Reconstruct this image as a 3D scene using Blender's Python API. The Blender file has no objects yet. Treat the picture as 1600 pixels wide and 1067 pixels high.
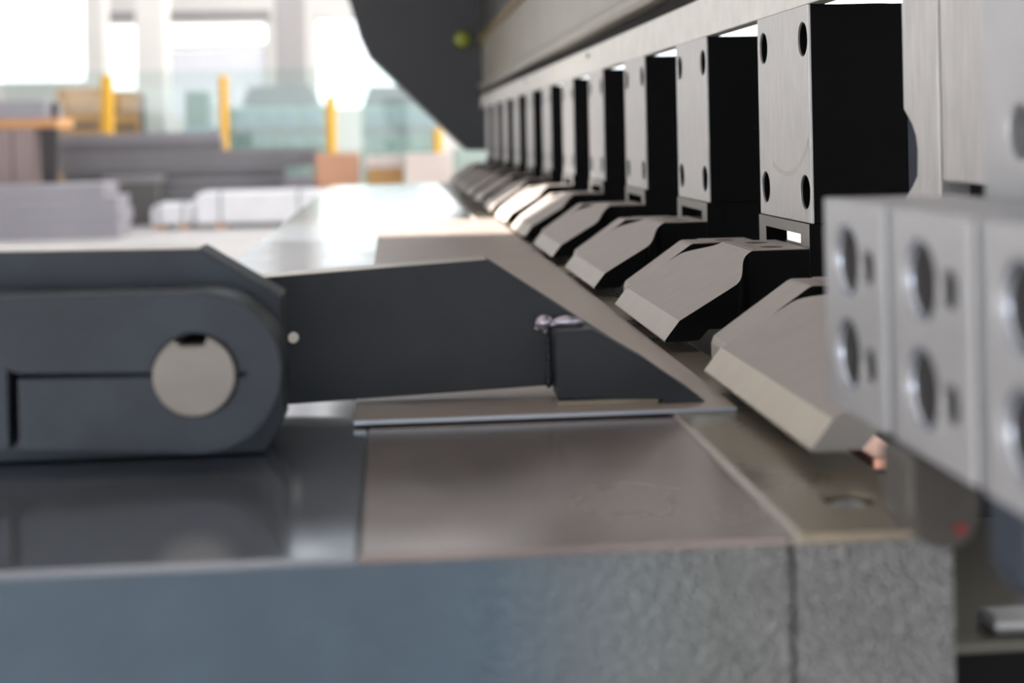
import bpy, bmesh, math, random
from mathutils import Vector, Matrix, Euler
random.seed(7)
D = bpy.data
scn = bpy.context.scene
C = scn.collection

# ------------------------------------------------------------------ camera
F_PX = 2222.2
PSI = math.atan(190.0 / F_PX)          # yaw to the right of the machine axis (+Y)
RHO = 0.02                             # slight roll
EYE = Vector((0, 0, 1.13))
cd = D.cameras.new('camera')
cam = D.objects.new('camera', cd)
C.objects.link(cam)
d = Vector((math.sin(PSI), math.cos(PSI), 0))
r = Vector((math.cos(PSI), -math.sin(PSI), 0))
u = Vector((0, 0, 1))
R_ = r * math.cos(RHO) - u * math.sin(RHO)
U_ = u * math.cos(RHO) + r * math.sin(RHO)
M = Matrix((R_, U_, -d)).transposed().to_4x4()
M.translation = EYE
cam.matrix_world = M
cd.sensor_fit = 'HORIZONTAL'
cd.sensor_width = 36.0
cd.lens = F_PX / 1600 * 36.0
cd.shift_y = -(533.5 - 209.0) / 1600.0
cd.clip_start = 0.02
cd.clip_end = 200
cd.dof.use_dof = True
cd.dof.focus_distance = 0.93
cd.dof.aperture_fstop = 6.5
scn.camera = cam

# ------------------------------------------------------------------ world, sun, exposure
w = D.worlds.new('World')
scn.world = w
w.use_nodes = True
bg = w.node_tree.nodes['Background']
bg.inputs['Color'].default_value = (0.93, 0.97, 1.0, 1)
bg.inputs['Strength'].default_value = 2.6
SUN_E = math.radians(22)
sl = D.lights.new('sun', 'SUN')
sl.energy = 45.0
sl.angle = math.radians(0.5)
sl.color = (1.0, 0.95, 0.87)
sun = D.objects.new('sun', sl)
C.objects.link(sun)
sun.location = (-20, 2, 9)
sun.rotation_euler = Vector((math.cos(SUN_E), 0, -math.sin(SUN_E))).to_track_quat('-Z', 'Y').to_euler()
vs = scn.view_settings
vs.view_transform = 'Standard'
vs.look = 'None'
vs.gamma = 1.0
vs.use_curve_mapping = False
vs.exposure = 0.0

# ------------------------------------------------------------------ materials
def srgb(c):
    return tuple(((v / 255) / 12.92 if v / 255 <= 0.04045 else ((v / 255 + 0.055) / 1.055) ** 2.4) for v in c)

MATS = {}
def mat(name, col, rough=0.5, metal=0.0, var=0.0, vscale=20.0, bump=0.0, bscale=200.0, stretch=None, spec=0.5, rvar=0.0, emit=None):
    m = D.materials.new(name)
    m.use_nodes = True
    nt = m.node_tree
    b = nt.nodes['Principled BSDF']
    c = srgb(col)
    b.inputs['Base Color'].default_value = (*c, 1)
    b.inputs['Roughness'].default_value = rough
    b.inputs['Metallic'].default_value = metal
    b.inputs['Specular IOR Level'].default_value = spec
    tc = nt.nodes.new('ShaderNodeTexCoord')
    mp = nt.nodes.new('ShaderNodeMapping')
    nt.links.new(tc.outputs['Object'], mp.inputs['Vector'])
    if stretch:
        mp.inputs['Scale'].default_value = stretch
    if var or rvar:
        n = nt.nodes.new('ShaderNodeTexNoise')
        n.inputs['Scale'].default_value = vscale
        n.inputs['Detail'].default_value = 5
        nt.links.new(mp.outputs[0], n.inputs['Vector'])
    if var:
        rp = nt.nodes.new('ShaderNodeValToRGB')
        rp.color_ramp.elements[0].position = 0.3
        rp.color_ramp.elements[1].position = 0.7
        rp.color_ramp.elements[0].color = (*[max(0, v * (1 - var)) for v in c], 1)
        rp.color_ramp.elements[1].color = (*[min(1, v * (1 + var)) for v in c], 1)
        nt.links.new(n.outputs['Fac'], rp.inputs['Fac'])
        nt.links.new(rp.outputs['Color'], b.inputs['Base Color'])
    if rvar:
        mr = nt.nodes.new('ShaderNodeMapRange')
        mr.inputs['To Min'].default_value = max(0.02, rough - rvar)
        mr.inputs['To Max'].default_value = min(1, rough + rvar)
        mr.inputs['From Min'].default_value = 0.3
        mr.inputs['From Max'].default_value = 0.7
        nt.links.new(n.outputs['Fac'], mr.inputs['Value'])
        nt.links.new(mr.outputs[0], b.inputs['Roughness'])
    if bump:
        n2 = nt.nodes.new('ShaderNodeTexNoise')
        n2.inputs['Scale'].default_value = bscale
        n2.inputs['Detail'].default_value = 4
        nt.links.new(mp.outputs[0], n2.inputs['Vector'])
        bp = nt.nodes.new('ShaderNodeBump')
        bp.inputs['Strength'].default_value = bump
        bp.inputs['Distance'].default_value = 0.0015
        nt.links.new(n2.outputs['Fac'], bp.inputs['Height'])
        nt.links.new(bp.outputs[0], b.inputs['Normal'])
    if emit:
        b.inputs['Emission Color'].default_value = (*srgb(emit[0]), 1)
        b.inputs['Emission Strength'].default_value = emit[1]
    MATS[name] = m
    return m

mat('black_oxide', (10, 11, 13), 0.55, 0.0, 0.15, 60, spec=0.05)
mat('machined_face', (172, 172, 174), 0.42, 0.55, 0.14, 34, 0.06, 300, stretch=(1, 6, 1), rvar=0.06)
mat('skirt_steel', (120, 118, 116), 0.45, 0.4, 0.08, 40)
mat('foot_taupe', (136, 128, 124), 0.5, 0.15, 0.05, 60, 0.12, 900)
mat('foot_bevel_lit', (168, 160, 147), 0.45, 0.25, 0.05, 60, 0.1, 900)  # brighter bevel copy: light on the nearest tip put into the colour
mat('foot_bevel', (150, 143, 137), 0.45, 0.25, 0.05, 60, 0.1, 900)  # paler than the foot top: light on the steep face is in the colour
mat('dark_hole', (8, 8, 9), 0.8)  # flat black that stands in for the shade inside holes
mat('table_steel', (156, 162, 172), 0.15, 0.75, 0.10, 14, stretch=(1, 0.4, 1), rvar=0.04)
mat('end_steel', (165, 160, 154), 0.11, 0.85, 0.10, 14, rvar=0.03)
mat('table_matte', (150, 140, 138), 0.25, 0.65, 0.2, 14, 0, 80, stretch=(1, 0.6, 1), rvar=0.03)
mat('sheet_steel', (158, 146, 140), 0.36, 0.2, 0.08, 10, 0, 80, rvar=0.05)
mat('rail_steel', (140, 131, 116), 0.3, 0.75, 0.14, 16, 0.06, 90, rvar=0.08)
mat('edge_steel', (170, 178, 188), 0.35, 0.7)
mat('arm_steel', (40, 45, 51), 0.5, 0.1, 0.26, 26, 0.03, 200, rvar=0.06, spec=0.3)
mat('clevis_steel', (48, 55, 64), 0.5, 0.15, 0.28, 30, 0.03, 250, rvar=0.06, spec=0.35)
mat('pin_steel', (122, 118, 114), 0.42, 0.5, 0.08, 60)
mat('weld', (170, 166, 180), 0.25, 0.8, 0.3, 150)
mat('top_sheen', (176, 168, 158), 0.3, 0.6, 0.12, 40)  # pale top faces: grazing sky reflection put into the colour
mat('hole_bright', (225, 220, 212), 0.4)  # white for bright background showing through a hole
mat('aluminium', (164, 166, 171), 0.42, 0.55, 0.05, 40, 0.03, 300)
mat('bushing_steel', (205, 212, 225), 0.2, 0.9)
mat('beam_light', (190, 190, 188), 0.4, 0.45, 0.08, 40, 0.15, 400)
mat('beam_grey', (128, 125, 118), 0.35, 0.4, 0.1, 12)
mat('beam_trim', (96, 79, 38), 0.45, 0.0)
mat('beam_dark', (20, 20, 22), 0.5, 0.0, 0.1, 5)
mat('housing_dark', (34, 38, 44), 0.5, 0.0, 0.1, 3)
mat('led_green', (78, 86, 20), 0.4, emit=((120, 128, 30), 0.25))
mat('navy_dark', (38, 46, 60), 0.5, 0.2)
mat('bracket_grey', (68, 66, 64), 0.5, 0.2, 0.1, 60)
mat('red_dot', (130, 30, 30), 0.5)
mat('olive_grey', (96, 95, 87), 0.55, 0.1, 0.08, 20)
mat('copper', (238, 178, 156), 0.3, 0.8)
mat('jaw_dark', (26, 26, 27), 0.7, spec=0.08)
mat('spacer_blue', (84, 92, 106), 0.4, 0.4)
mat('marker', (150, 149, 148), 0.6)

# table front: cast paint, smooth to the left and rough towards the rail
def cast_paint(name, col, rough_all):
    m = mat(name, col, 0.36, 0.05, 0.1, 30)
    nt = m.node_tree
    b = nt.nodes['Principled BSDF']
    tc = nt.nodes.new('ShaderNodeTexCoord')
    n1 = nt.nodes.new('ShaderNodeTexNoise'); n1.inputs['Scale'].default_value = 480; n1.inputs['Detail'].default_value = 1
    nt.links.new(tc.outputs['Object'], n1.inputs['Vector'])
    bp = nt.nodes.new('ShaderNodeBump'); bp.inputs['Distance'].default_value = 0.02
    nt.links.new(n1.outputs['Fac'], bp.inputs['Height'])
    if rough_all:
        bp.inputs['Strength'].default_value = 0.9
    else:
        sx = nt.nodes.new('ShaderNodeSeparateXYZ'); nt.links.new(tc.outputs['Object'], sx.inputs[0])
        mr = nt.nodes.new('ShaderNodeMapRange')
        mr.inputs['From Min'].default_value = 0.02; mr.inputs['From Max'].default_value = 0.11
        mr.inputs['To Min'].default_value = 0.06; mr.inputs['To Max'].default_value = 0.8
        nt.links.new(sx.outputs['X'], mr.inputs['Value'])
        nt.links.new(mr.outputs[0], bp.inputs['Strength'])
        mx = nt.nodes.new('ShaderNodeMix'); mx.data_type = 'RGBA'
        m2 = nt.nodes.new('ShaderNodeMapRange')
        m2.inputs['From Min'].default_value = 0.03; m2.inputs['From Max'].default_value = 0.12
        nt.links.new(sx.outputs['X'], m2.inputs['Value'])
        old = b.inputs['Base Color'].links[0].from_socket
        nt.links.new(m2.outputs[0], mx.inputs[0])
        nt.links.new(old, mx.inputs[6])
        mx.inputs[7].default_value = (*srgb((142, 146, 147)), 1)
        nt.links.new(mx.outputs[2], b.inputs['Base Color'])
    nt.links.new(bp.outputs[0], b.inputs['Normal'])
    return m
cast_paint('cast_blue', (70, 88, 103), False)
cast_paint('cast_grey', (154, 157, 160), True)

mat('concrete', (182, 178, 178), 0.6, 0, 0.06, 0.8)
mat('wall_paint', (214, 212, 210), 0.8, 0, 0.03, 0.5)
mat('lintel_dark', (150, 148, 148), 0.7)
mat('roof_sheet', (205, 205, 205), 0.8)
mat('column_light', (226, 222, 220), 0.7, 0, 0.03, 1)
mat('column_grey', (176, 172, 174), 0.7, 0, 0.03, 1)
mat('lavender_steel', (152, 150, 159), 0.45, 0.2, 0.05, 2)
mat('dark_steel', (142, 140, 146), 0.5, 0.2, 0.08, 2)
mat('dark_steel2', (124, 122, 128), 0.5, 0.2, 0.08, 2)
mat('charcoal_box', (96, 94, 95), 0.7, 0, 0.05, 2)
mat('wrap_white', (225, 226, 232), 0.4, 0, 0.05, 4)
mat('wood', (204, 152, 104), 0.7, 0, 0.12, 4, stretch=(1, 1, 5))
mat('card_brown', (150, 134, 134), 0.75, 0, 0.06, 4)
mat('black_wrap', (58, 54, 58), 0.6)
mat('yellow_paint', (226, 170, 40), 0.45)
mat('pale_green', (160, 178, 174), 0.5, 0, 0.05, 2)
mat('pale_green2', (138, 156, 152), 0.5, 0, 0.05, 2)
mat('grey_panel', (142, 146, 150), 0.5)
mat('orange_box', (186, 140, 114), 0.7, 0, 0.06, 3)
mat('ochre_box', (186, 146, 92), 0.7, 0, 0.06, 3)
mat('pale_box', (206, 194, 190), 0.7, 0, 0.04, 3)
mat('blue_grey', (150, 166, 176), 0.5)

def glass_mat():
    m = D.materials.new('green_glass'); m.use_nodes = True
    nt = m.node_tree; nt.nodes.clear()
    o = nt.nodes.new('ShaderNodeOutputMaterial')
    t = nt.nodes.new('ShaderNodeBsdfTransparent'); t.inputs[0].default_value = (0.9, 0.955, 0.945, 1)
    g = nt.nodes.new('ShaderNodeBsdfGlossy'); g.inputs['Roughness'].default_value = 0.05
    mx = nt.nodes.new('ShaderNodeMixShader'); mx.inputs[0].default_value = 0.05
    nt.links.new(t.outputs[0], mx.inputs[1]); nt.links.new(g.outputs[0], mx.inputs[2])
    nt.links.new(mx.outputs[0], o.inputs[0])
    MATS['green_glass'] = m
glass_mat()
def pane_mat(name, tr, fac, col):
    m = D.materials.new(name); m.use_nodes = True
    nt = m.node_tree; nt.nodes.clear()
    o = nt.nodes.new('ShaderNodeOutputMaterial')
    t = nt.nodes.new('ShaderNodeBsdfTransparent'); t.inputs[0].default_value = (*tr, 1)
    g = nt.nodes.new('ShaderNodeBsdfDiffuse'); g.inputs[0].default_value = (*col, 1)
    mx = nt.nodes.new('ShaderNodeMixShader'); mx.inputs[0].default_value = fac
    nt.links.new(t.outputs[0], mx.inputs[1]); nt.links.new(g.outputs[0], mx.inputs[2])
    nt.links.new(mx.outputs[0], o.inputs[0])
    MATS[name] = m
pane_mat('clear_glass', (0.97, 0.98, 0.98), 0.03, (0.8, 0.8, 0.8))
pane_mat('frosted_glass', (0.86, 0.86, 0.9), 0.72, (0.8, 0.8, 0.84))

# ------------------------------------------------------------------ builders
def obj(name, bm, mats, parent=None, smooth=False, bevel=0.0, origin=None):
    bmesh.ops.recalc_face_normals(bm, faces=bm.faces)
    if origin is not None:
        bmesh.ops.translate(bm, verts=bm.verts, vec=-Vector(origin))
    me = D.meshes.new(name)
    bm.to_mesh(me)
    bm.free()
    for m in ([mats] if isinstance(mats, str) else mats):
        me.materials.append(MATS[m])
    if smooth:
        for p in me.polygons:
            p.use_smooth = True
    o = D.objects.new(name, me)
    C.objects.link(o)
    if origin is not None:
        o.location = origin
    if parent:
        o.parent = parent
    if bevel:
        b = o.modifiers.new('bevel', 'BEVEL')
        b.width = bevel; b.segments = 2; b.limit_method = 'ANGLE'; b.angle_limit = math.radians(40)
    return o

def thing(name, label, cat, loc=(0, 0, 0), group=None):
    o = D.objects.new(name, None)
    o.empty_display_size = 0.05
    C.objects.link(o)
    o.location = loc
    tag(o, label, cat, group)
    return o

def tag(o, label, cat, group=None):
    o['label'] = label
    o['category'] = cat
    if group:
        o['group'] = group
    return o

def struct(o):
    o['kind'] = 'structure'
    return o

def box(x0, x1, y0, y1, z0, z1, bm=None):
    bm = bm or bmesh.new()
    v = [bm.verts.new((x, y, z)) for x in (x0, x1) for y in (y0, y1) for z in (z0, z1)]
    for f in ((0, 1, 3, 2), (4, 6, 7, 5), (0, 4, 5, 1), (2, 3, 7, 6), (0, 2, 6, 4), (1, 5, 7, 3)):
        bm.faces.new([v[i] for i in f])
    return bm

def circle(cx, cy, rad, n=28, a0=0.0):
    return [(cx + rad * math.cos(a0 + 2 * math.pi * i / n), cy + rad * math.sin(a0 + 2 * math.pi * i / n)) for i in range(n)]

def prism(axis, a, b, outer, holes=(), bm=None):
    """polygon (with holes) in the plane across axis, extruded from a to b.
    plane coords: axis X -> (y,z), Y -> (x,z), Z -> (x,y)"""
    bm = bm or bmesh.new()
    def P(p, t):
        return {'X': (t, p[0], p[1]), 'Y': (p[0], t, p[1]), 'Z': (p[0], p[1], t)}[axis]
    tmp = bmesh.new()
    edges = []
    for loop in [outer] + list(holes):
        vs_ = [tmp.verts.new(P(p, a)) for p in loop]
        for i in range(len(vs_)):
            edges.append(tmp.edges.new((vs_[i], vs_[(i + 1) % len(vs_)])))
    if holes:
        bmesh.ops.triangle_fill(tmp, edges=edges, use_beauty=True, use_dissolve=False)
    else:
        tmp.faces.new([e.verts[0] for e in edges])
    faces = list(tmp.faces)
    ret = bmesh.ops.extrude_face_region(tmp, geom=faces)
    nv = [g for g in ret['geom'] if isinstance(g, bmesh.types.BMVert)]
    vec = Vector(P((0, 0), b)) - Vector(P((0, 0), a))
    bmesh.ops.translate(tmp, verts=nv, vec=vec)
    me = D.meshes.new('tmp')
    tmp.to_mesh(me); tmp.free()
    bm.from_mesh(me)
    D.meshes.remove(me)
    return bm

def ring(axis, a, b, cx, cy, r0, r1, n=28):
    return prism(axis, a, b, circle(cx, cy, r1, n), [circle(cx, cy, r0, n)])

def copy_tree(o, parent=None):
    c = o.copy(); C.objects.link(c); c.parent = parent
    for ch in list(o.children):
        copy_tree(ch, c)
    return c

# ------------------------------------------------------------------ the hall
XL, XR, YB, YF, ZR = -9.0, 9.0, 30.0, -7.0, 6.5
struct(obj('floor', box(-30, 30, -25, 45, -0.2, 0), 'concrete'))
SKY_ADDED = [(10.0, 13.5), (16.0, 19.5), (22.0, 25.0), (26.5, 29.2)]  # roof openings added to brighten the hall and background
struct(obj('ceiling', prism('Z', ZR, ZR + 0.2, [(XL, YF), (XR, YF), (XR, YB + 0.3), (XL, YB + 0.3)],
     [[(-7.5, a), (7.5, a), (7.5, b), (-7.5, b)] for a, b in SKY_ADDED]), 'roof_sheet'))
# back wall with window openings (Y = 30)
wins = [(-8.6, -6.21, 2.35, 4.25), (-5.87, -5.09, 2.15, 3.60), (-4.60, -2.50, 1.6, 3.60), (-1.54, 1.6, 1.7, 3.64), (3.5, 8.0, 0.9, 4.0)]
struct(obj('wall_back', prism('Y', YB, YB + 0.25, [(XL, 0), (XR, 0), (XR, ZR), (XL, ZR)],
     [[(a, c), (b, c), (b, e), (a, e)] for a, b, c, e in wins]), 'wall_paint'))
for i, (a, b, c, e) in enumerate(wins):
    bm = bmesh.new()
    t = 0.05
    for q in ((a, a + t, c, e), (b - t, b, c, e), (a, b, c, c + t), (a, b, e - t, e)):
        box(q[0], q[1], YB + 0.08, YB + 0.16, q[2], q[3], bm)
    wo = struct(obj('window_%d' % (i + 1), bm, 'wall_paint'))
    obj('pane', box(a + t, b - t, YB + 0.10, YB + 0.106, 3.14 if i == 2 else c + t, e - t), 'clear_glass', wo)
    if i == 2:
        obj('frosted_pane', box(a + t, b - t, YB + 0.10, YB + 0.106, c + t, 3.0), 'frosted_glass', wo)
        obj('transom', box(a + t, b - t, YB + 0.08, YB + 0.16, 3.01, 3.13), 'wall_paint', wo)
struct(obj('trim_1', box(-6.0, -2.45, YB - 0.12, YB - 0.002, 3.62, 3.80), 'lintel_dark'))
# right wall closed, left wall open below 3.2 m near the machine, unseen; opening and high vent shaped for the light
struct(obj('wall_right', box(XR, XR + 0.2, YF, YB, 0, ZR), 'wall_paint'))
struct(obj('wall_left', prism('X', XL - 0.2, XL, [(YF, 2.7), (4.0, 2.7), (4.0, 0), (YB, 0), (YB, ZR), (YF, ZR)],
     [[(1.9, 4.45), (2.38, 4.45), (2.38, 4.86), (1.9, 4.86)]]), 'wall_paint'))

struct(obj('wall_front_shade', box(XL, XR, YF - 0.2, YF, 3.0, ZR), 'wall_paint'))  # unseen upper wall behind the camera, added to cut frontal light

def column(name, x0, x1, y, mt, label, dy=0.5):
    t = thing(name, label, 'column', ((x0 + x1) / 2, y, 0))
    hw = (x1 - x0) / 2
    obj('shaft', prism('Z', 0, ZR, [(-hw, -0.03), (-hw + 0.03, 0 - 0.06), (hw - 0.03, -0.06), (hw, -0.03), (hw, dy), (-hw, dy)]), mt, t)
    obj('base_plate', box(-hw - 0.08, hw + 0.08, -0.12, dy + 0.08, 0, 0.04), 'column_grey', t)
column('support_column', -4.52, -3.99, 26, 'column_light', 'wide pale grey support column in the middle of the hall background')
column('support_column', -2.12, -1.53, 27, 'column_grey', 'grey support column behind the left pale green machine')
column('support_column', -5.94, -5.57, 28.6, 'column_light', 'slim pinkish support column left of the wide pale column')

# ------------------------------------------------------------------ machine table
ZT = 0.994
YT0, YT1 = 0.465, 4.05
XA = 0.131
t = thing('machine_table', 'long machine bed with brushed steel top and blue-grey cast front', 'machine table', (0, YT0, 0))
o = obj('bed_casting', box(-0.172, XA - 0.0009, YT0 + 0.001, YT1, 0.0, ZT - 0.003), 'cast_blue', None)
o.parent = t; o.matrix_parent_inverse = Matrix.Translation((0, -YT0, 0))
SEAM = -0.0130
for nm_, mt_, x0, x1, y0, y1 in (('shiny_plate', 'table_steel', -0.174, SEAM - 0.0004, YT0 - 0.0005, 2.245), ('matte_plate', 'table_matte', SEAM, XA - 0.0002, YT0 - 0.0005, 2.245), ('end_plate', 'end_steel', -0.174, XA - 0.0002, 2.2455, YT1)):
    o = obj(nm_, box(x0, x1, y0, y1, ZT - 0.003, ZT), mt_, bevel=0.0007)
    o.parent = t; o.matrix_parent_inverse = Matrix.Translation((0, -YT0, 0))

t = thing('edge_rail', 'narrow steel edge rail along the right side of the machine bed', 'rail', (0, YT0, 0))
def child(o, t):
    o.parent = t
    o.matrix_parent_inverse = Matrix.Translation(-t.location)
    return o
holes = [circle(0.1628, 0.503 + 0.9 * k, 0.0095, 24) for k in range(4)]
child(obj('rail_top', prism('Z', ZT - 0.003, ZT + 0.0012, [(XA + 0.0026, YT0 - 0.001), (0.187, YT0 - 0.001), (0.187, YT1), (XA + 0.0026, YT1)], holes), 'rail_steel', bevel=0.0007), t)
child(obj('edge_strip', prism('Y', YT0 - 0.001, YT1, [(XA, ZT - 0.003), (XA + 0.0025, ZT - 0.003), (XA + 0.0025, ZT + 0.0011), (XA + 0.0001, ZT - 0.0002)]), 'foot_bevel'), t)  # chamfer in a paler tone: its edge highlight is in the colour
child(obj('rail_body', box(XA + 0.0009, 0.186, YT0, YT1, 0, ZT - 0.003), 'cast_grey'), t)
for k in range(4):
    cy = 0.503 + 0.9 * k
    b_ = child(obj('bolt', prism('Z', ZT - 0.0029, ZT - 0.0008, circle(0.1628, cy, 0.0072, 24), [circle(0.1628, cy, 0.0036, 6)]), 'edge_steel', bevel=0.0006), t)

# workpiece sheet
sh = obj('metal_sheet', box(-0.0197, 0.1625, 0.669, 2.24, ZT + 0.0014, ZT + 0.0032), ['sheet_steel', 'edge_steel'])
for p in sh.data.polygons:
    if abs(p.normal.z) < 0.5:
        p.material_index = 1
tag(sh, 'thin flat steel sheet lying on the machine bed under the gauge finger', 'metal sheet')

# ------------------------------------------------------------------ gauge finger (clevis, pin, bar, wedge)
g = thing('gauge_finger', 'dark steel gauge finger with pinned clevis, flat bar and welded wedge tip', 'machine arm', (-0.06, 0.62, ZT))
# rear clevis plate
child(obj('rear_plate', prism('Y', 0.62, 0.648, [(-0.36, 1.0865), (-0.083, 1.0835), (-0.0482, 1.0619), (-0.0482, 1.008), (-0.0563, 0.9946), (-0.36, 0.9946)]), 'clevis_steel', bevel=0.0011), g)
# front plate with L-shaped saw slot that runs into the pin hole
pc = (-0.0805, 1.0352); pr = 0.0168
zb = 1.0032
out = [(-0.36, zb + 0.008), (-0.1542, zb + 0.0045)]
out += [(-0.1542, 1.0396), (-0.1502, 1.0378)]
hz = 0.0006
zs = lambda x: 1.0368 - (x + 0.15) * 0.02
a_l = math.acos(-1) ; k = 24
# upper half of the pin hole, left to right
out.append((pc[0] - pr, zs(pc[0] - pr) + hz))
for i in range(1, k):
    a = math.pi - math.pi * i / k
    out.append((pc[0] + pr * math.cos(a), pc[1] + pr * math.sin(a)))
out.append((pc[0] + pr, 1.0350 + hz)); out.append((-0.0598, 1.0347 + hz)); out.append((-0.0598, 1.0347 - hz)); out.append((pc[0] + pr, 1.0350 - hz))
for i in range(1, k):
    a = -math.pi * i / k
    out.append((pc[0] + pr * math.cos(a), pc[1] + pr * math.sin(a)))
out.append((pc[0] - pr, zs(pc[0] - pr) - hz))
out.append((-0.1502, 1.0366 - hz))
out.append((-0.1502, zb + 0.0043))
out.append((-0.0785, zb))
cc = (-0.0785, 1.0359); rr = 0.0327
for i in range(1, 28):
    a = -math.pi / 2 + math.pi * i / 28
    out.append((cc[0] + rr * math.cos(a), cc[1] + rr * math.sin(a)))
out.append((-0.0785, 1.0686)); out.append((-0.36, 1.0698))
child(obj('front_plate', prism('Y', 0.583, 0.6198, out), 'clevis_steel', bevel=0.0009), g)
# pin with a keyway
pts = []
n = 48
rp = 0.0164
for i in range(n):
    a = math.pi / 2 + 2 * math.pi * (i + 0.5) / n
    x, z = rp * math.cos(a), rp * math.sin(a)
    if z > 0 and abs(x + 0.0005) < 0.0050:
        continue
    pts.append((pc[0] + x, pc[1] + z))
pts = [(pc[0] + 0.0045, pc[1] + 0.0122), (pc[0] - 0.0055, pc[1] + 0.0122)] + [p for p in pts]
child(obj('pin', prism('Y', 0.580, 0.70, pts), 'pin_steel', bevel=0.0006), g)
# bar
child(obj('arm_bar', prism('Y', 0.706, 0.728, [(-0.12, 1.059), (0.0463, 1.0679), (0.1505, 0.9975), (0.13, 0.9972), (0.0771, 1.0041), (-0.12, 0.9965)]), 'arm_steel', bevel=0.0007), g)
# wedge
child(obj('wedge_tip', prism('Y', 0.684, 0.706, [(0.0771, 1.0325), (0.079, 1.0338), (0.0955, 1.0343), (0.122, 1.0185), (0.1515, 0.9968), (0.131, 0.9967), (0.1284, 0.9993), (0.0783, 1.0008)]), 'arm_steel', bevel=0.0008), g)
child(obj('wedge_foot', box(0.0785, 0.128, 0.687, 0.70, 0.9966, 0.9995), 'rail_steel'), g)
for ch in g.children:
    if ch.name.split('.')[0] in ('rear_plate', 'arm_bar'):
        ch.data.materials.append(MATS['top_sheen'])  # paler tops carry the reflected sky as colour
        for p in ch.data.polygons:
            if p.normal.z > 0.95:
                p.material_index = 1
# weld bead: ragged blobs along the top and left of the wedge
def blobs(lst):
    bm = bmesh.new()
    for p, rad, sc in lst:
        m4 = Matrix.Translation(p) @ Matrix.Diagonal((sc[0], sc[1], sc[2], 1))
        bmesh.ops.create_icosphere(bm, subdivisions=3, radius=rad, matrix=m4)
    return bm
child(obj('weld_bead', blobs([((0.0762, 0.7045, 1.006 + 0.0042 * i), 0.0023, (0.8, 1, 1.35)) for i in range(7)]), 'arm_steel', smooth=True), g)
child(obj('weld_spatter', blobs([((0.0740, 0.7025, 1.0362), 0.0048, (1.0, 0.9, 0.85)), ((0.0785, 0.7025, 1.0352), 0.0034, (1.3, 0.9, 0.7)), ((0.0855, 0.7015, 1.0362), 0.0042, (1.9, 0.8, 0.75)),
    ((0.0905, 0.704, 1.0353), 0.0025, (1.6, 0.8, 0.8)), ((0.0712, 0.7048, 1.0332), 0.0022, (1, 1, 0.8)), ((0.0752, 0.7045, 1.0322), 0.0022, (1, 1, 1.2))]), 'weld', smooth=True), g)
child(obj('hole_light', prism('Y', 0.7035, 0.7065, circle(-0.0494, 1.0321, 0.0026, 16)), 'hole_bright', bevel=0.0006), g)  # pale disc stands in for bright background seen through a hole

# ------------------------------------------------------------------ clamp posts
XP = 0.273
ordn = ['nearest', 'second', 'third', 'fourth', 'fifth', 'sixth', 'seventh', 'eighth', 'ninth', 'tenth', 'eleventh']
PITCH = 0.302
PW = 0.128
def make_post():
    root = thing('clamp_post', '', 'clamp post', (XP, 0, 0.0))
    zt, zm, zb_ = 1.2108, 1.0672, 1.0310
    hs = [circle(y, z, 0.0114, 28) for y in (0.0135, 0.1125) for z in (1.1887, 1.0873)]
    rect = [(0, zm), (PW, zm), (PW, zt), (0, zt)]
    obj('body', prism('X', 0.002, 0.066, rect, hs), 'black_oxide', root, bevel=0.0006)
    obj('face_plate', prism('X', 0.0, 0.002, rect, hs), 'machined_face', root, bevel=0.0005)
    # open bracket below: front skirt with a slot, near cheek
    sk = [(0.0005, zb_), (PW - 0.0005, zb_), (PW - 0.0005, zm - 0.0003), (0.0005, zm - 0.0003)]
    slot = [(0.0205, 1.0488), (0.1080, 1.0488), (0.1085, 1.0593), (0.0205, 1.0593)]
    o = obj('skirt', prism('X', -0.0015, 0.014, sk, [slot]), ['skirt_steel', 'black_oxide'], root)
    for p in o.data.polygons:
        if abs(p.normal.x) < 0.5:
            p.material_index = 1
    obj('cheek', prism('Y', 0.0007, 0.012, [(0.0142, zb_), (0.062, zb_), (0.062, zm - 0.0003), (0.0142, zm - 0.0003)]), 'black_oxide', root)
    return root
p0 = make_post()
posts = []
for k in range(11):
    p = p0 if k == 0 else copy_tree(p0)
    p.location = (XP, 0.909 + PITCH * k, 0)
    tag(p, '%s clamp post in the receding row%s' % (ordn[k], ', pale face with four holes and a pen mark' if k == 0 else ', counted from the one with a pen mark'), 'clamp post', 'clamp posts under the beam')
    posts.append(p)
# pen mark on the nearest post
def ribbon(pts, wd, x):
    bm = bmesh.new()
    prev = None
    for i, (y, z) in enumerate(pts):
        a = pts[max(0, i - 1)]; b = pts[min(len(pts) - 1, i + 1)]
        dx, dz = b[0] - a[0], b[1] - a[1]
        L_ = math.hypot(dx, dz)
        ny, nz = -dz / L_ * wd, dx / L_ * wd
        cur = (bm.verts.new((x, y + ny, z + nz)), bm.verts.new((x, y - ny, z - nz)))
        if prev:
            bm.faces.new((prev[0], prev[1], cur[1], cur[0]))
        prev = cur
    return bm
mk = []
for i in range(21):
    tt = i / 20
    y = 0.092 - 0.088 * tt
    q = (tt - 0.42) / 0.58
    mk.append((y, 1.0985 + 0.024 * (q * q if q > 0 else 0.55 * q * q)))
obj('pen_mark', ribbon(mk, 0.0018, -0.00015), 'marker', posts[0])

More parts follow.
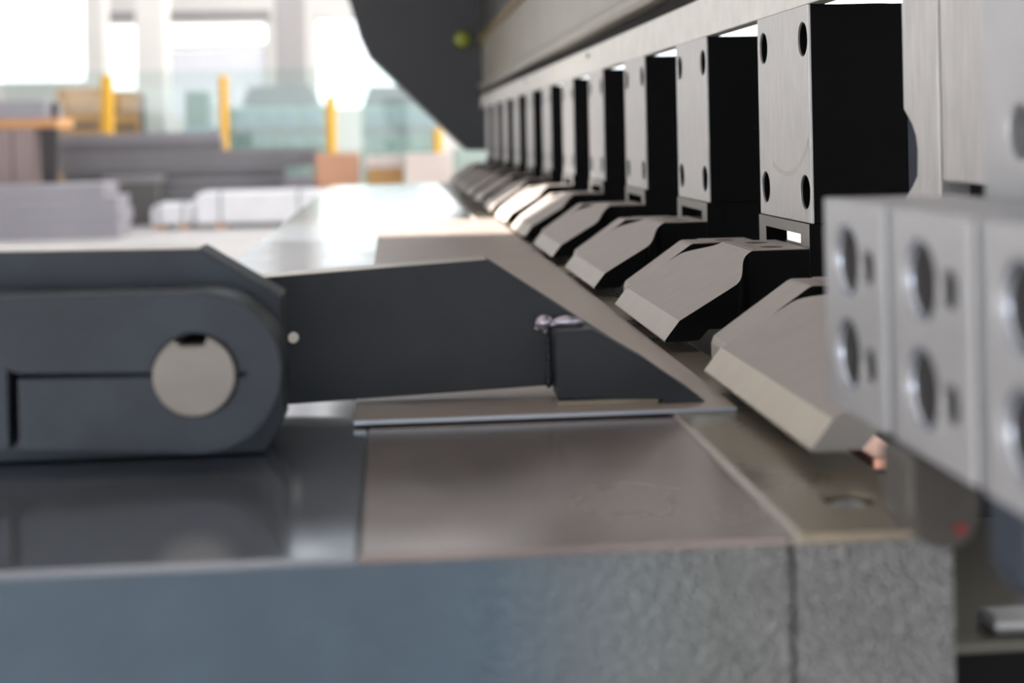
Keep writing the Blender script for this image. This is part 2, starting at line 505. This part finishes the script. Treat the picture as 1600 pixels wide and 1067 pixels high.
# ------------------------------------------------------------------ clamping feet
def smooth(a, b, x):
    t_ = max(0, min(1, (x - a) / (b - a)))
    return t_ * t_ * (3 - 2 * t_)
def foot_mesh(wd, in_n, in_f, tipx, tipz, bevel_h, xs0=0.207, xs1=0.231, xf0=0.211, xf1=0.233, ridge=(0.233, 1.0505)):
    """stations along X: near edge, far edge, top, bottom. Material 0 black sides, 1 taupe top, 2 bevel."""
    bm = bmesh.new()
    st = []
    tb = tipx + (0.009 if bevel_h else 0.0015)
    zb2 = tipz + bevel_h if bevel_h else tipz + 0.004
    xs = [tipx, tb, 0.184, 0.187, 0.190, 0.195] if tb < 0.18 else [tipx, tb, 0.184, 0.187, 0.190, 0.195]
    xs += [0.198 + 0.0025 * i for i in range(15)]
    xs += [0.244, 0.258, 0.271]
    for x in xs:
        if x <= tb:
            zt = tipz if x == tipx else zb2
        elif x < ridge[0]:
            zt = zb2 + (ridge[1] - zb2) * (x - tb) / (ridge[0] - tb)
        else:
            zt = ridge[1]
        s = smooth(xs0, xs1, x)
        yn = in_n * s
        yf = wd - in_f * smooth(xf0, xf1, x)
        # underside: flat nose, then an arched relief
        if x < 0.184:
            zl = min(tipz - 0.001, 1.0026)
        else:
            zl = 1.0026 + 0.0065 * smooth(0.184, 0.190, x)
        zl = min(zl, zt - 0.0008)
        st.append((x, yn, yf, zt, zl))
    V = []
    for x, yn, yf, zt, zl in st:
        V.append([bm.verts.new((x, yn, zt)), bm.verts.new((x, yf, zt)), bm.verts.new((x, yf, zl)), bm.verts.new((x, yn, zl))])
    for i in range(len(V) - 1):
        a, b = V[i], V[i + 1]
        f = bm.faces.new((a[0], a[1], b[1], b[0])); f.material_index = 2 if (i == 0) else 1
        bm.faces.new((a[1], a[2], b[2], b[1]))
        bm.faces.new((a[2], a[3], b[3], b[2]))
        bm.faces.new((a[3], a[0], b[0], b[3]))
    f = bm.faces.new(V[0]); f.material_index = 2
    bm.faces.new(V[-1])
    return bm

def make_foot(name, wd, in_n, in_f, tipx, tipz, bh, holes_y, ridge=(0.233, 1.0505)):
    root = thing(name, '', 'clamping foot', (0, 0, 0))
    obj('body', foot_mesh(wd, in_n, in_f, tipx, tipz, bh, ridge=ridge), ['black_oxide', 'foot_taupe', 'foot_bevel'], root)
    # pad on the neck with bolt holes
    hs = [circle(0.252, y, 0.008, 20) for y in holes_y]
    pad = obj('neck_pad', prism('Z', ridge[1] + 0.0001, ridge[1] + 0.0007, [(0.2345, in_n + 0.001), (0.2712, in_n + 0.001), (0.2712, wd - in_f - 0.001), (0.2345, wd - in_f - 0.001)], hs), 'foot_taupe', root, bevel=0.0004)
    for y in holes_y:
        obj('bolt_hole_shade', prism('Z', ridge[1] + 0.0001, ridge[1] + 0.0003, circle(0.252, y, 0.0078, 16)), 'dark_hole', pad)  # dark disc painted as the shade inside the bolt hole
    return root
fm = make_foot('wide_clamping_foot', 0.192, 0.060, 0.050, 0.163, 1.0032, 0.0115, (0.082, 0.120))
fn = make_foot('narrow_clamping_foot', 0.040, 0.0, 0.0, 0.1765, 1.0110, 0.0, (0.020,), ridge=(0.222, 1.0455))
for k in range(12):
    y0 = 0.549 + PITCH * k * 0.995
    a = fm if k == 0 else copy_tree(fm)
    b = fn if k == 0 else copy_tree(fn)
    a.location = (0, y0, 0)
    b.location = (0, y0 + 0.1945, 0)
    if k == 0:
        tag(a, 'largest and nearest wide clamping foot, pale slanted tip, partly behind the aluminium blocks', 'clamping foot', 'wide clamping feet')
        tag(b, 'narrow clamping foot just behind the largest nearest wide foot', 'clamping foot', 'narrow clamping feet')
    else:
        tag(a, 'wide sloped clamping foot in front of the %s clamp post in the row' % ordn[k - 1], 'clamping foot', 'wide clamping feet')
        tag(b, 'narrow clamping foot beyond the wide foot of the %s clamp post' % ordn[k - 1], 'clamping foot', 'narrow clamping feet')

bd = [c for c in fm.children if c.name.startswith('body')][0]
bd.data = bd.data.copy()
bd.data.materials[0] = MATS['skirt_steel']  # paler sides paint in the frontal light on the nearest foot
bd.data.materials[2] = MATS['foot_bevel_lit']  # brighter tip paints in the light it catches

# ------------------------------------------------------------------ clamp beam above the posts
t = thing('clamp_beam', 'long steel clamp beam running above the row of clamp posts', 'beam', (XP, 0.3, 1.2115))
Y0, Y1 = 0.30, 4.299
child(obj('lower_plate', box(XP + 0.001, XP + 0.014, Y0, Y1, 1.2112, 1.2455), 'beam_light', bevel=0.0008), t)
child(obj('joint_strip', box(XP + 0.012, XP + 0.03, Y0, Y1, 1.2455, 1.262), 'jaw_dark'), t)
child(obj('channel', prism('Y', Y0, Y1, [(XP + 0.004, 1.262), (XP - 0.004, 1.263), (XP - 0.007, 1.268), (XP - 0.007, 1.276), (XP - 0.003, 1.283), (XP + 0.004, 1.287), (0.36, 1.287), (0.36, 1.262)]), 'beam_grey', bevel=0.0015), t)
child(obj('upper_panel', box(XP + 0.008, 0.36, Y0, Y1, 1.287, 1.408), 'beam_grey'), t)
child(obj('yellow_trim', box(XP - 0.002, 0.36, Y0, Y1, 1.408, 1.422), 'beam_trim', bevel=0.002), t)
child(obj('hood_panel', box(XP + 0.004, 0.36, Y0, Y1, 1.422, 2.0), 'beam_dark'), t)
for k in range(4):
    child(obj('bolt', prism('X', XP - 0.0015, XP + 0.001, circle(1.035 + 0.906 * k, 1.2355, 0.0035, 12)), 'beam_trim'), t)

# side housing at the far end
t = thing('side_housing', 'dark grey angled side housing at the far end of the machine', 'machine housing', (0.3, 4.3, 0))
child(obj('panel', prism('Y', 4.30, 4.55, [(0.2306, 1.082), (0.275, 1.0815), (0.32, 1.08), (0.32, 0), (0.50, 0), (0.50, 2.2), (-0.22, 2.2), (-0.20, 1.75), (-0.1165, 1.5417), (-0.09, 1.44), (-0.0623, 1.3774)]), 'housing_dark', bevel=0.006), t)
child(obj('lamp_collar', ring('Y', 4.292, 4.30, 0.2218, 1.4176, 0.0245, 0.029, 20), 'beam_dark'), t)
bm = bmesh.new()
bmesh.ops.create_uvsphere(bm, u_segments=20, v_segments=12, radius=0.024, matrix=Matrix.Translation((0.2218, 4.300, 1.4176)))
child(obj('indicator_lamp', bm, 'led_green', smooth=True), t)

# ------------------------------------------------------------------ near end post beside the aluminium blocks
t = thing('end_post', 'pale machined end post with joint line behind the aluminium blocks', 'clamp post', (XP, 0.62, 1.05))
notch = [(0.6895, 1.05), (0.7385, 1.05), (0.7385, 1.092), (0.728, 1.098), (0.7205, 1.104), (0.7197, 1.118), (0.7215, 1.1245), (0.727, 1.131), (0.7385, 1.139), (0.7385, 1.2108), (0.6895, 1.2108)]
child(obj('far_plate', prism('X', XP, XP + 0.045, notch), 'machined_face', bevel=0.0008), t)
child(obj('near_plate', box(XP + 0.0005, XP + 0.045, 0.612, 0.6882, 1.1015, 1.2108), 'machined_face', bevel=0.0015), t)
child(obj('slot_bar', box(XP + 0.015, XP + 0.045, 0.612, 0.6882, 1.0905, 1.1013), 'jaw_dark'), t)
child(obj('lower_plate', box(XP + 0.0005, XP + 0.045, 0.612, 0.6882, 1.05, 1.0903), 'machined_face', bevel=0.0008), t)
t = obj('rear_cover', prism('Y', 0.93, 0.95, [(0.336, 1.06), (0.42, 1.06), (0.42, 1.205), (0.336, 1.205)]), 'navy_dark', bevel=0.004)
tag(t, 'dark navy cover glimpsed between the nearest clamp post and the end post', 'cover')

# ------------------------------------------------------------------ aluminium blocks and carrier
XB = 0.152
t = thing('carrier_plate', 'bright upright carrier plate at the right edge above the aluminium blocks', 'plate', (0.2, 0.35, 1.04))
child(obj('plate', prism('X', 0.2005, 0.225, [(0.24, 1.034), (0.468, 1.034), (0.468, 1.208), (0.24, 1.208)], [circle(0.4395, 1.127, 0.009, 20)]), 'aluminium', bevel=0.0012), t)
def make_block():
    root = thing('guide_block', '', 'guide block', (XB, 0, 1.034))
    W_, H_ = 0.0610, 0.0712
    obj('spacer', box(0.003, 0.046, -0.0056, -0.0002, 0.001, H_ - 0.001), 'spacer_blue', root)
    hs, bs = [], []
    for z in (0.0195, 0.0510):
        hs.append(circle(0.0375, z, 0.0125, 32))
        hs.append(circle(0.0160, z - 0.0005, 0.0058, 20))
    obj('body', prism('X', 0, 0.048, [(0.0, 0.0), (W_, 0.0), (W_, H_), (0.0, H_)], hs), 'aluminium', root, bevel=0.0007)
    for z in (0.0195, 0.0510):
        bu = obj('bushing', ring('X', 0.0008, 0.03, 0.0375, z, 0.0106, 0.0124, 32), 'bushing_steel', root, bevel=0.0012)
        obj('bore', prism('X', 0.0035, 0.03, circle(0.0375, z, 0.0105, 24)), 'dark_hole', bu)
        obj('small_hole_shade', prism('X', 0.0015, 0.03, circle(0.0160, z - 0.0005, 0.0057, 16)), 'dark_hole', root)  # black plug painted as the shade inside the small hole
    return root
b0 = make_block()
for k, lb in enumerate(['farthest aluminium guide block with two round bores, its corner over the nearest foot',
                        'middle aluminium guide block of the three at the right edge',
                        'nearest aluminium guide block, cut off by the right edge of the photo']):
    b = b0 if k == 0 else copy_tree(b0)
    b.location = (XB, 0.4305 - 0.0668 * k, 1.034)
    tag(b, lb, 'guide block', 'aluminium guide blocks')

# hanging brackets under the blocks
t = thing('hanging_bracket', 'grey rounded bracket with a red dot hanging under the aluminium blocks', 'bracket', (0.158, 0.40, 1.034))
pl = [(0.1475, 1.0338), (0.1475, 1.019)]
for i in range(9):
    a = math.pi + math.pi * i / 8
    pl.append((0.1583 + 0.0108 * math.cos(a), 1.0175 + 0.0108 * math.sin(a)))
pl += [(0.1691, 1.0338)]
child(obj('plate', prism('Y', 0.40, 0.424, pl), 'bracket_grey', bevel=0.0012), t)
child(obj('paint_dot', prism('Y', 0.3990, 0.4002, circle(0.1622, 1.0130, 0.0016, 14)), 'red_dot'), t)
t = obj('hanging_bracket', prism('Y', 0.335, 0.36, [(0.1535, 1.0338), (0.1535, 1.017), (0.157, 1.010), (0.175, 1.010), (0.178, 1.0338)]), 'navy_dark', bevel=0.0015)
tag(t, 'dark navy bracket hanging at the right edge nearest the camera', 'bracket')

# lower jaw, slab and copper bar right of the rail
t = obj('lower_slab', prism('Y', 0.532, 4.0, [(0.195, 0.93), (0.52, 0.93), (0.52, 0.925), (0.195, 0.925)]), 'olive_grey', bevel=0.002)
tag(t, 'olive grey lower slab seen past the right corner of the bed', 'machine beam')
t = obj('slab_support', prism('Y', 0.536, 4.0, [(0.20, 0.0), (0.50, 0.0), (0.50, 0.9245), (0.20, 0.9245)]), 'jaw_dark')
tag(t, 'black support frame below the olive grey lower slab', 'machine frame')
t = obj('corner_block', prism('Z', 0.9302, 0.9365, [(0.2305, 0.537), (0.27, 0.534), (0.27, 0.555), (0.2305, 0.555)]), 'aluminium', bevel=0.003)
tag(t, 'pale metal corner block at the lower right edge', 'block')
t = obj('lower_jaw', prism('Y', 0.70, 4.0, [(0.2352, 0.9302), (0.365, 0.9302), (0.365, 1.012), (0.345, 1.012), (0.345, 0.970), (0.2352, 0.970)], bm=prism('Y', 0.61, 4.0, [(0.197, 0.9302), (0.235, 0.9302), (0.235, 0.972), (0.228, 0.978), (0.21, 0.978), (0.197, 0.966)])), 'jaw_dark')  # rear part and upright added to block light and keep gaps black
tag(t, 'black lower jaw strip running under the clamping feet', 'machine jaw')
t = obj('copper_bar', box(0.209, 0.226, 0.612, 0.67, 0.9782, 0.984), 'copper', bevel=0.001)
tag(t, 'small copper bar glinting below the nearest clamping foot', 'bar')

# ------------------------------------------------------------------ hall background
def slab(name, x0, x1, y, dy, z0, z1, mt, label, cat, group=None, bevel=0.01):
    o = obj(name, box(x0, x1, y, y + dy, z0, z1), mt, bevel=bevel, origin=((x0 + x1) / 2, y + dy / 2, z0))
    return tag(o, label, cat, group)

# stack of pale steel planks, front left
lay = [(0.0, 0.17, -3.19), (0.172, 0.33, -3.17), (0.332, 0.49, -3.20), (0.492, 0.64, -3.34)]
nm = ['bottom', 'second lowest', 'second highest', 'top']
for i, (z0, z1, xr) in enumerate(lay):
    q = thing('steel_bundle', '%s layer of the pale lavender steel stack behind the clevis' % nm[i], 'steel bundle', ((-6 + xr) / 2, 17, z0), 'pale steel stack')
    hx = (xr + 6) / 2
    for j in range(4):
        obj('plank', box(-hx + 0.01 * (j % 2), hx - 0.01 * ((j + i) % 2), 0.205 * j, 0.205 * j + 0.2, 0, z1 - z0), 'lavender_steel', q, bevel=0.008)
# dark crate-like box
t = thing('charcoal_crate', 'charcoal box between the pale steel stack and the white bundles', 'box', (-3.47, 19.3, 0))
obj('body', box(-0.36, 0.36, 0, 0.6, 0, 0.58), 'charcoal_box', t, bevel=0.01)
obj('lid', box(-0.375, 0.375, -0.015, 0.615, 0.581, 0.66), 'dark_steel', t, bevel=0.01)
# white wrapped bundles
def bundle(x0, x1, y, dy, z1, label):
    t = thing('wrapped_bundle', label, 'bundle', ((x0 + x1) / 2, y, 0), 'white wrapped bundles')
    h = (x1 - x0) / 2
    rows = 3
    prof = [(-h, 0.06), (h, 0.06), (h, z1 - 0.05), (h - 0.06, z1), (-h + 0.08, z1), (-h, z1 - 0.06)]
    obj('wrap', prism('Y', 0, dy, prof), 'wrap_white', t, bevel=0.03)
    for s in (-0.6, 0.6):
        obj('skid', box(s * h - 0.05, s * h + 0.05, 0.01, dy - 0.01, 0, 0.059), 'wood', t)
        obj('strap', box(s * h - 0.015, s * h + 0.015, -0.006, dy + 0.006, 0.06, z1 + 0.004), 'grey_panel', t)
bundle(-3.04, -2.53, 18.3, 0.7, 0.33, 'short white wrapped bundle at the left end of the white bundles')
bundle(-2.5, -0.85, 18.3, 0.8, 0.46, 'long white wrapped bundle beside the far corner of the bed')
# dark steel beams
def ibeam(name, x0, x1, y, z0, z1, mt, label):
    t = thing(name, label, 'steel beam', ((x0 + x1) / 2, y, z0), 'dark steel beam stack')
    h = (x1 - x0) / 2; H = z1 - z0; fl = H * 0.22
    obj('top_flange', box(-h, h, 0, 0.3, H - fl, H), mt, t, bevel=0.008)
    obj('web', box(-h + 0.003, h - 0.003, 0.06, 0.24, fl, H - fl), mt, t)
    obj('bottom_flange', box(-h, h, 0, 0.3, 0, fl), mt, t, bevel=0.008)
ys = 20.0
ibeam('steel_beam', -4.6, -2.35, ys, 1.112, 1.24, 'lavender_steel', 'topmost short beam of the dark beam stack, palest of them')
ibeam('steel_beam', -4.58, -2.33, ys, 0.99, 1.11, 'dark_steel2', 'second beam from the top of the dark beam stack')
ibeam('steel_beam', -4.58, -0.99, ys, 0.86, 0.988, 'dark_steel', 'third beam from the top of the dark beam stack, long one')
ibeam('steel_beam', -4.55, -0.99, ys, 0.74, 0.858, 'dark_steel', 'fourth beam from the top of the dark beam stack')
for i in range(4):
    ibeam('steel_beam', -4.5, -1.46, ys - 0.02, 0.185 * i, 0.185 * (i + 1) - 0.002, 'dark_steel2' if i % 2 else 'dark_steel', '%s of the four lower beams in the dark beam stack' % ['lowest', 'second lowest', 'third lowest', 'highest'][i])
slab('dark_block', -1.42, -1.03, 19.15, 0.5, 0, 0.62, 'dark_steel2', 'dark grey block between the white bundle and the orange box', 'block')
# brown carton pile on the left edge
t = thing('pallet_pile', 'brownish pile of tall cartons on a pallet at the left edge', 'pallet pile', (-4.9, 18, 0))
obj('pallet_base', box(-0.9, 0.54, 0, 1, 0, 0.6), 'charcoal_box', t, bevel=0.02)
for j in range(5):
    obj('carton', box(-0.84 + 0.275 * j, -0.84 + 0.275 * j + 0.262, 0, 0.9, 0.62, 1.318), 'card_brown', t, bevel=0.015)
slab('wooden_board', -6.0, -4.10, 18, 0.9, 1.32, 1.43, 'wood', 'wooden board lying across the brown cartons', 'board')
slab('steel_sheet_pack', -6.0, -4.24, 18, 0.9, 1.432, 1.66, 'lavender_steel', 'pale sheet pack on the wooden board at the left edge', 'sheet pack')
t = thing('black_roll', 'small black roll standing upright on the wooden board beside the sheet pack', 'roll', (-4.17, 18.2, 1.4301))
obj('wrap', prism('Z', 0, 0.2, circle(0, 0, 0.045, 16)), 'black_wrap', t, bevel=0.006)
obj('core', ring('Z', 0.2001, 0.212, 0, 0, 0.015, 0.022, 14), 'card_brown', t)
t = thing('wrapped_post', 'black wrapped tapering post standing at the end of the brown cartons', 'post', (-4.20, 18.0, 0))
obj('shaft', prism('Y', 0, 0.14, [(-0.10, 0), (0.07, 0), (0.10, 1.318), (-0.13, 1.318)]), 'black_wrap', t, bevel=0.02)
obj('foot', box(-0.12, 0.18, -0.05, 0.24, 0, 0.03), 'black_wrap', t)
# wooden crates
def crate(x0, x1, y, z0, z1, label):
    t = thing('wooden_crate', label, 'crate', ((x0 + x1) / 2, y, 0), 'wooden crates')
    h = (x1 - x0) / 2
    nb = 5
    obj('core', box(-h + 0.03, h - 0.03, 0.03, 0.77, 0.0, z1 - 0.02), 'charcoal_box', t)
    stp = z1 / 6
    for j in range(6):
        obj('board', box(-h, h, 0, 0.025, stp * j + (0.03 if j != 4 else 0.1), stp * (j + 1)), 'wood', t, bevel=0.006)
    for s in (-1, 1):
        obj('corner_post', box(s * h - 0.03 * s - 0.03, s * h - 0.03 * s + 0.03, -0.025, -0.001, 0, z1), 'wood', t)
crate(-5.45, -4.76, 24, 0, 2.02, 'larger wooden crate stack left of the first yellow bollard')
crate(-4.72, -4.22, 24.5, 0, 1.97, 'darker narrow wooden crate between yellow bollard and pale column')
# bollards
def bollard(x0, x1, h, label):
    t = thing('yellow_bollard', label, 'bollard', ((x0 + x1) / 2, 22, 0), 'yellow bollards')
    rr_ = (x1 - x0) / 2
    obj('post', prism('Z', 0, h, circle(0, 0, rr_, 20)), 'yellow_paint', t, bevel=0.02)
    obj('base_plate', box(-rr_ - 0.06, rr_ + 0.06, -rr_ - 0.06, rr_ + 0.06, 0, 0.02), 'yellow_paint', t)
bollard(-4.355, -4.175, 2.14, 'leftmost tall yellow bollard beside the wooden crates')
bollard(-2.595, -2.46, 2.11, 'slim yellow bollard left of the first pale green machine')
bollard(-0.98, -0.83, 1.77, 'yellow bollard between the two pale green machines')
bollard(0.66, 0.80, 1.22, 'rightmost short yellow bollard by the dark housing')
# glass barrier
t = thing('glass_barrier', 'greenish glass safety barrier across the hall behind the bollards', 'barrier', (-2.5, 22.3, 0))
xs = [-5.9, -4.27, -2.53, -0.9, 0.73]
for a, b in zip(xs[:-1], xs[1:]):
    obj('pane', box(a + 0.02 + 2.5, b - 0.02 + 2.5, 0, 0.012, 0.05, 2.22), 'green_glass', t)
obj('rail', box(-3.4, 3.23, -0.01, 0.03, 0.0, 0.05), 'pale_green2', t)
# pale green machines
def gmachine(x0, x1, tx0, tx1, y, z1, z2, label):
    t = thing('green_machine', label, 'machine', ((x0 + x1) / 2, y, 0))
    c = (x0 + x1) / 2
    obj('cabinet', box(x0 - c, x1 - c, 0, 1.4, 0, z1), 'pale_green', t, bevel=0.03)
    obj('hood', prism('Y', 0.1, 1.3, [(tx0 - c - 0.12, z1 + 0.001), (tx1 - c + 0.12, z1 + 0.001), (tx1 - c, z2), (tx0 - c, z2)]), 'grey_panel' , t, bevel=0.03)
    obj('belt_panel', box(x0 - c + 0.03, x1 - c - 0.03, -0.03, -0.001, z1 * 0.7, z1 * 0.78), 'grey_panel', t)
    nw = 4
    ww = (x1 - x0 - 0.2) / nw
    for j in range(nw):
        obj('door', box(x0 - c + 0.1 + ww * j + 0.03, x0 - c + 0.1 + ww * (j + 1) - 0.03, -0.025, -0.001, z1 * 0.8, z1 * 0.95), 'blue_grey', t, bevel=0.01)
        obj('door', box(x0 - c + 0.1 + ww * j + 0.03, x0 - c + 0.1 + ww * (j + 1) - 0.03, -0.025, -0.001, z1 * 0.3, z1 * 0.68), 'pale_green2', t, bevel=0.01)
gmachine(-2.8, -1.08, -2.45, -1.35, 25, 1.70, 2.05, 'pale green machine with sloped hood in front of the grey column')
gmachine(-0.5, 0.9, -0.36, 0.46, 25, 1.67, 2.02, 'pale green machine nearer the dark housing, right of the other')
# small machine between column and bollard
t = thing('workshop_machine', 'small blue-grey machine between the wide column and the second bollard', 'machine', (-3.1, 24, 0))
obj('base', box(-0.33, 0.33, 0, 0.7, 0, 1.35), 'blue_grey', t, bevel=0.03)
obj('head', box(-0.3, 0.1, 0.05, 0.6, 1.351, 1.95), 'pale_green2', t, bevel=0.04)
obj('display', box(0.13, 0.3, 0.1, 0.2, 1.351, 1.75), 'wrap_white', t, bevel=0.01)
# cartons by the far end of the table
slab('orange_carton', -1.01, -0.43, 19.2, 0.6, 0, 0.91, 'orange_box', 'orange-brown carton behind the far end of the bed', 'carton')
slab('ochre_carton', -0.33, 0.16, 19.2, 0.6, 0, 0.70, 'ochre_box', 'ochre carton between the orange carton and the pale box', 'carton')
slab('carton_lid', -0.34, 0.17, 19.18, 0.62, 0.701, 0.86, 'pale_box', 'pale lid box resting on the ochre carton', 'box')
slab('pale_carton', 0.18, 0.79, 18.7, 0.6, 0, 0.89, 'pale_box', 'pale pinkish box below the rightmost bollard', 'carton')
slab('far_cabinet', 0.9, 1.9, 20, 0.8, 0, 0.95, 'pale_green', 'low pale green cabinet seen under the dark housing', 'cabinet')
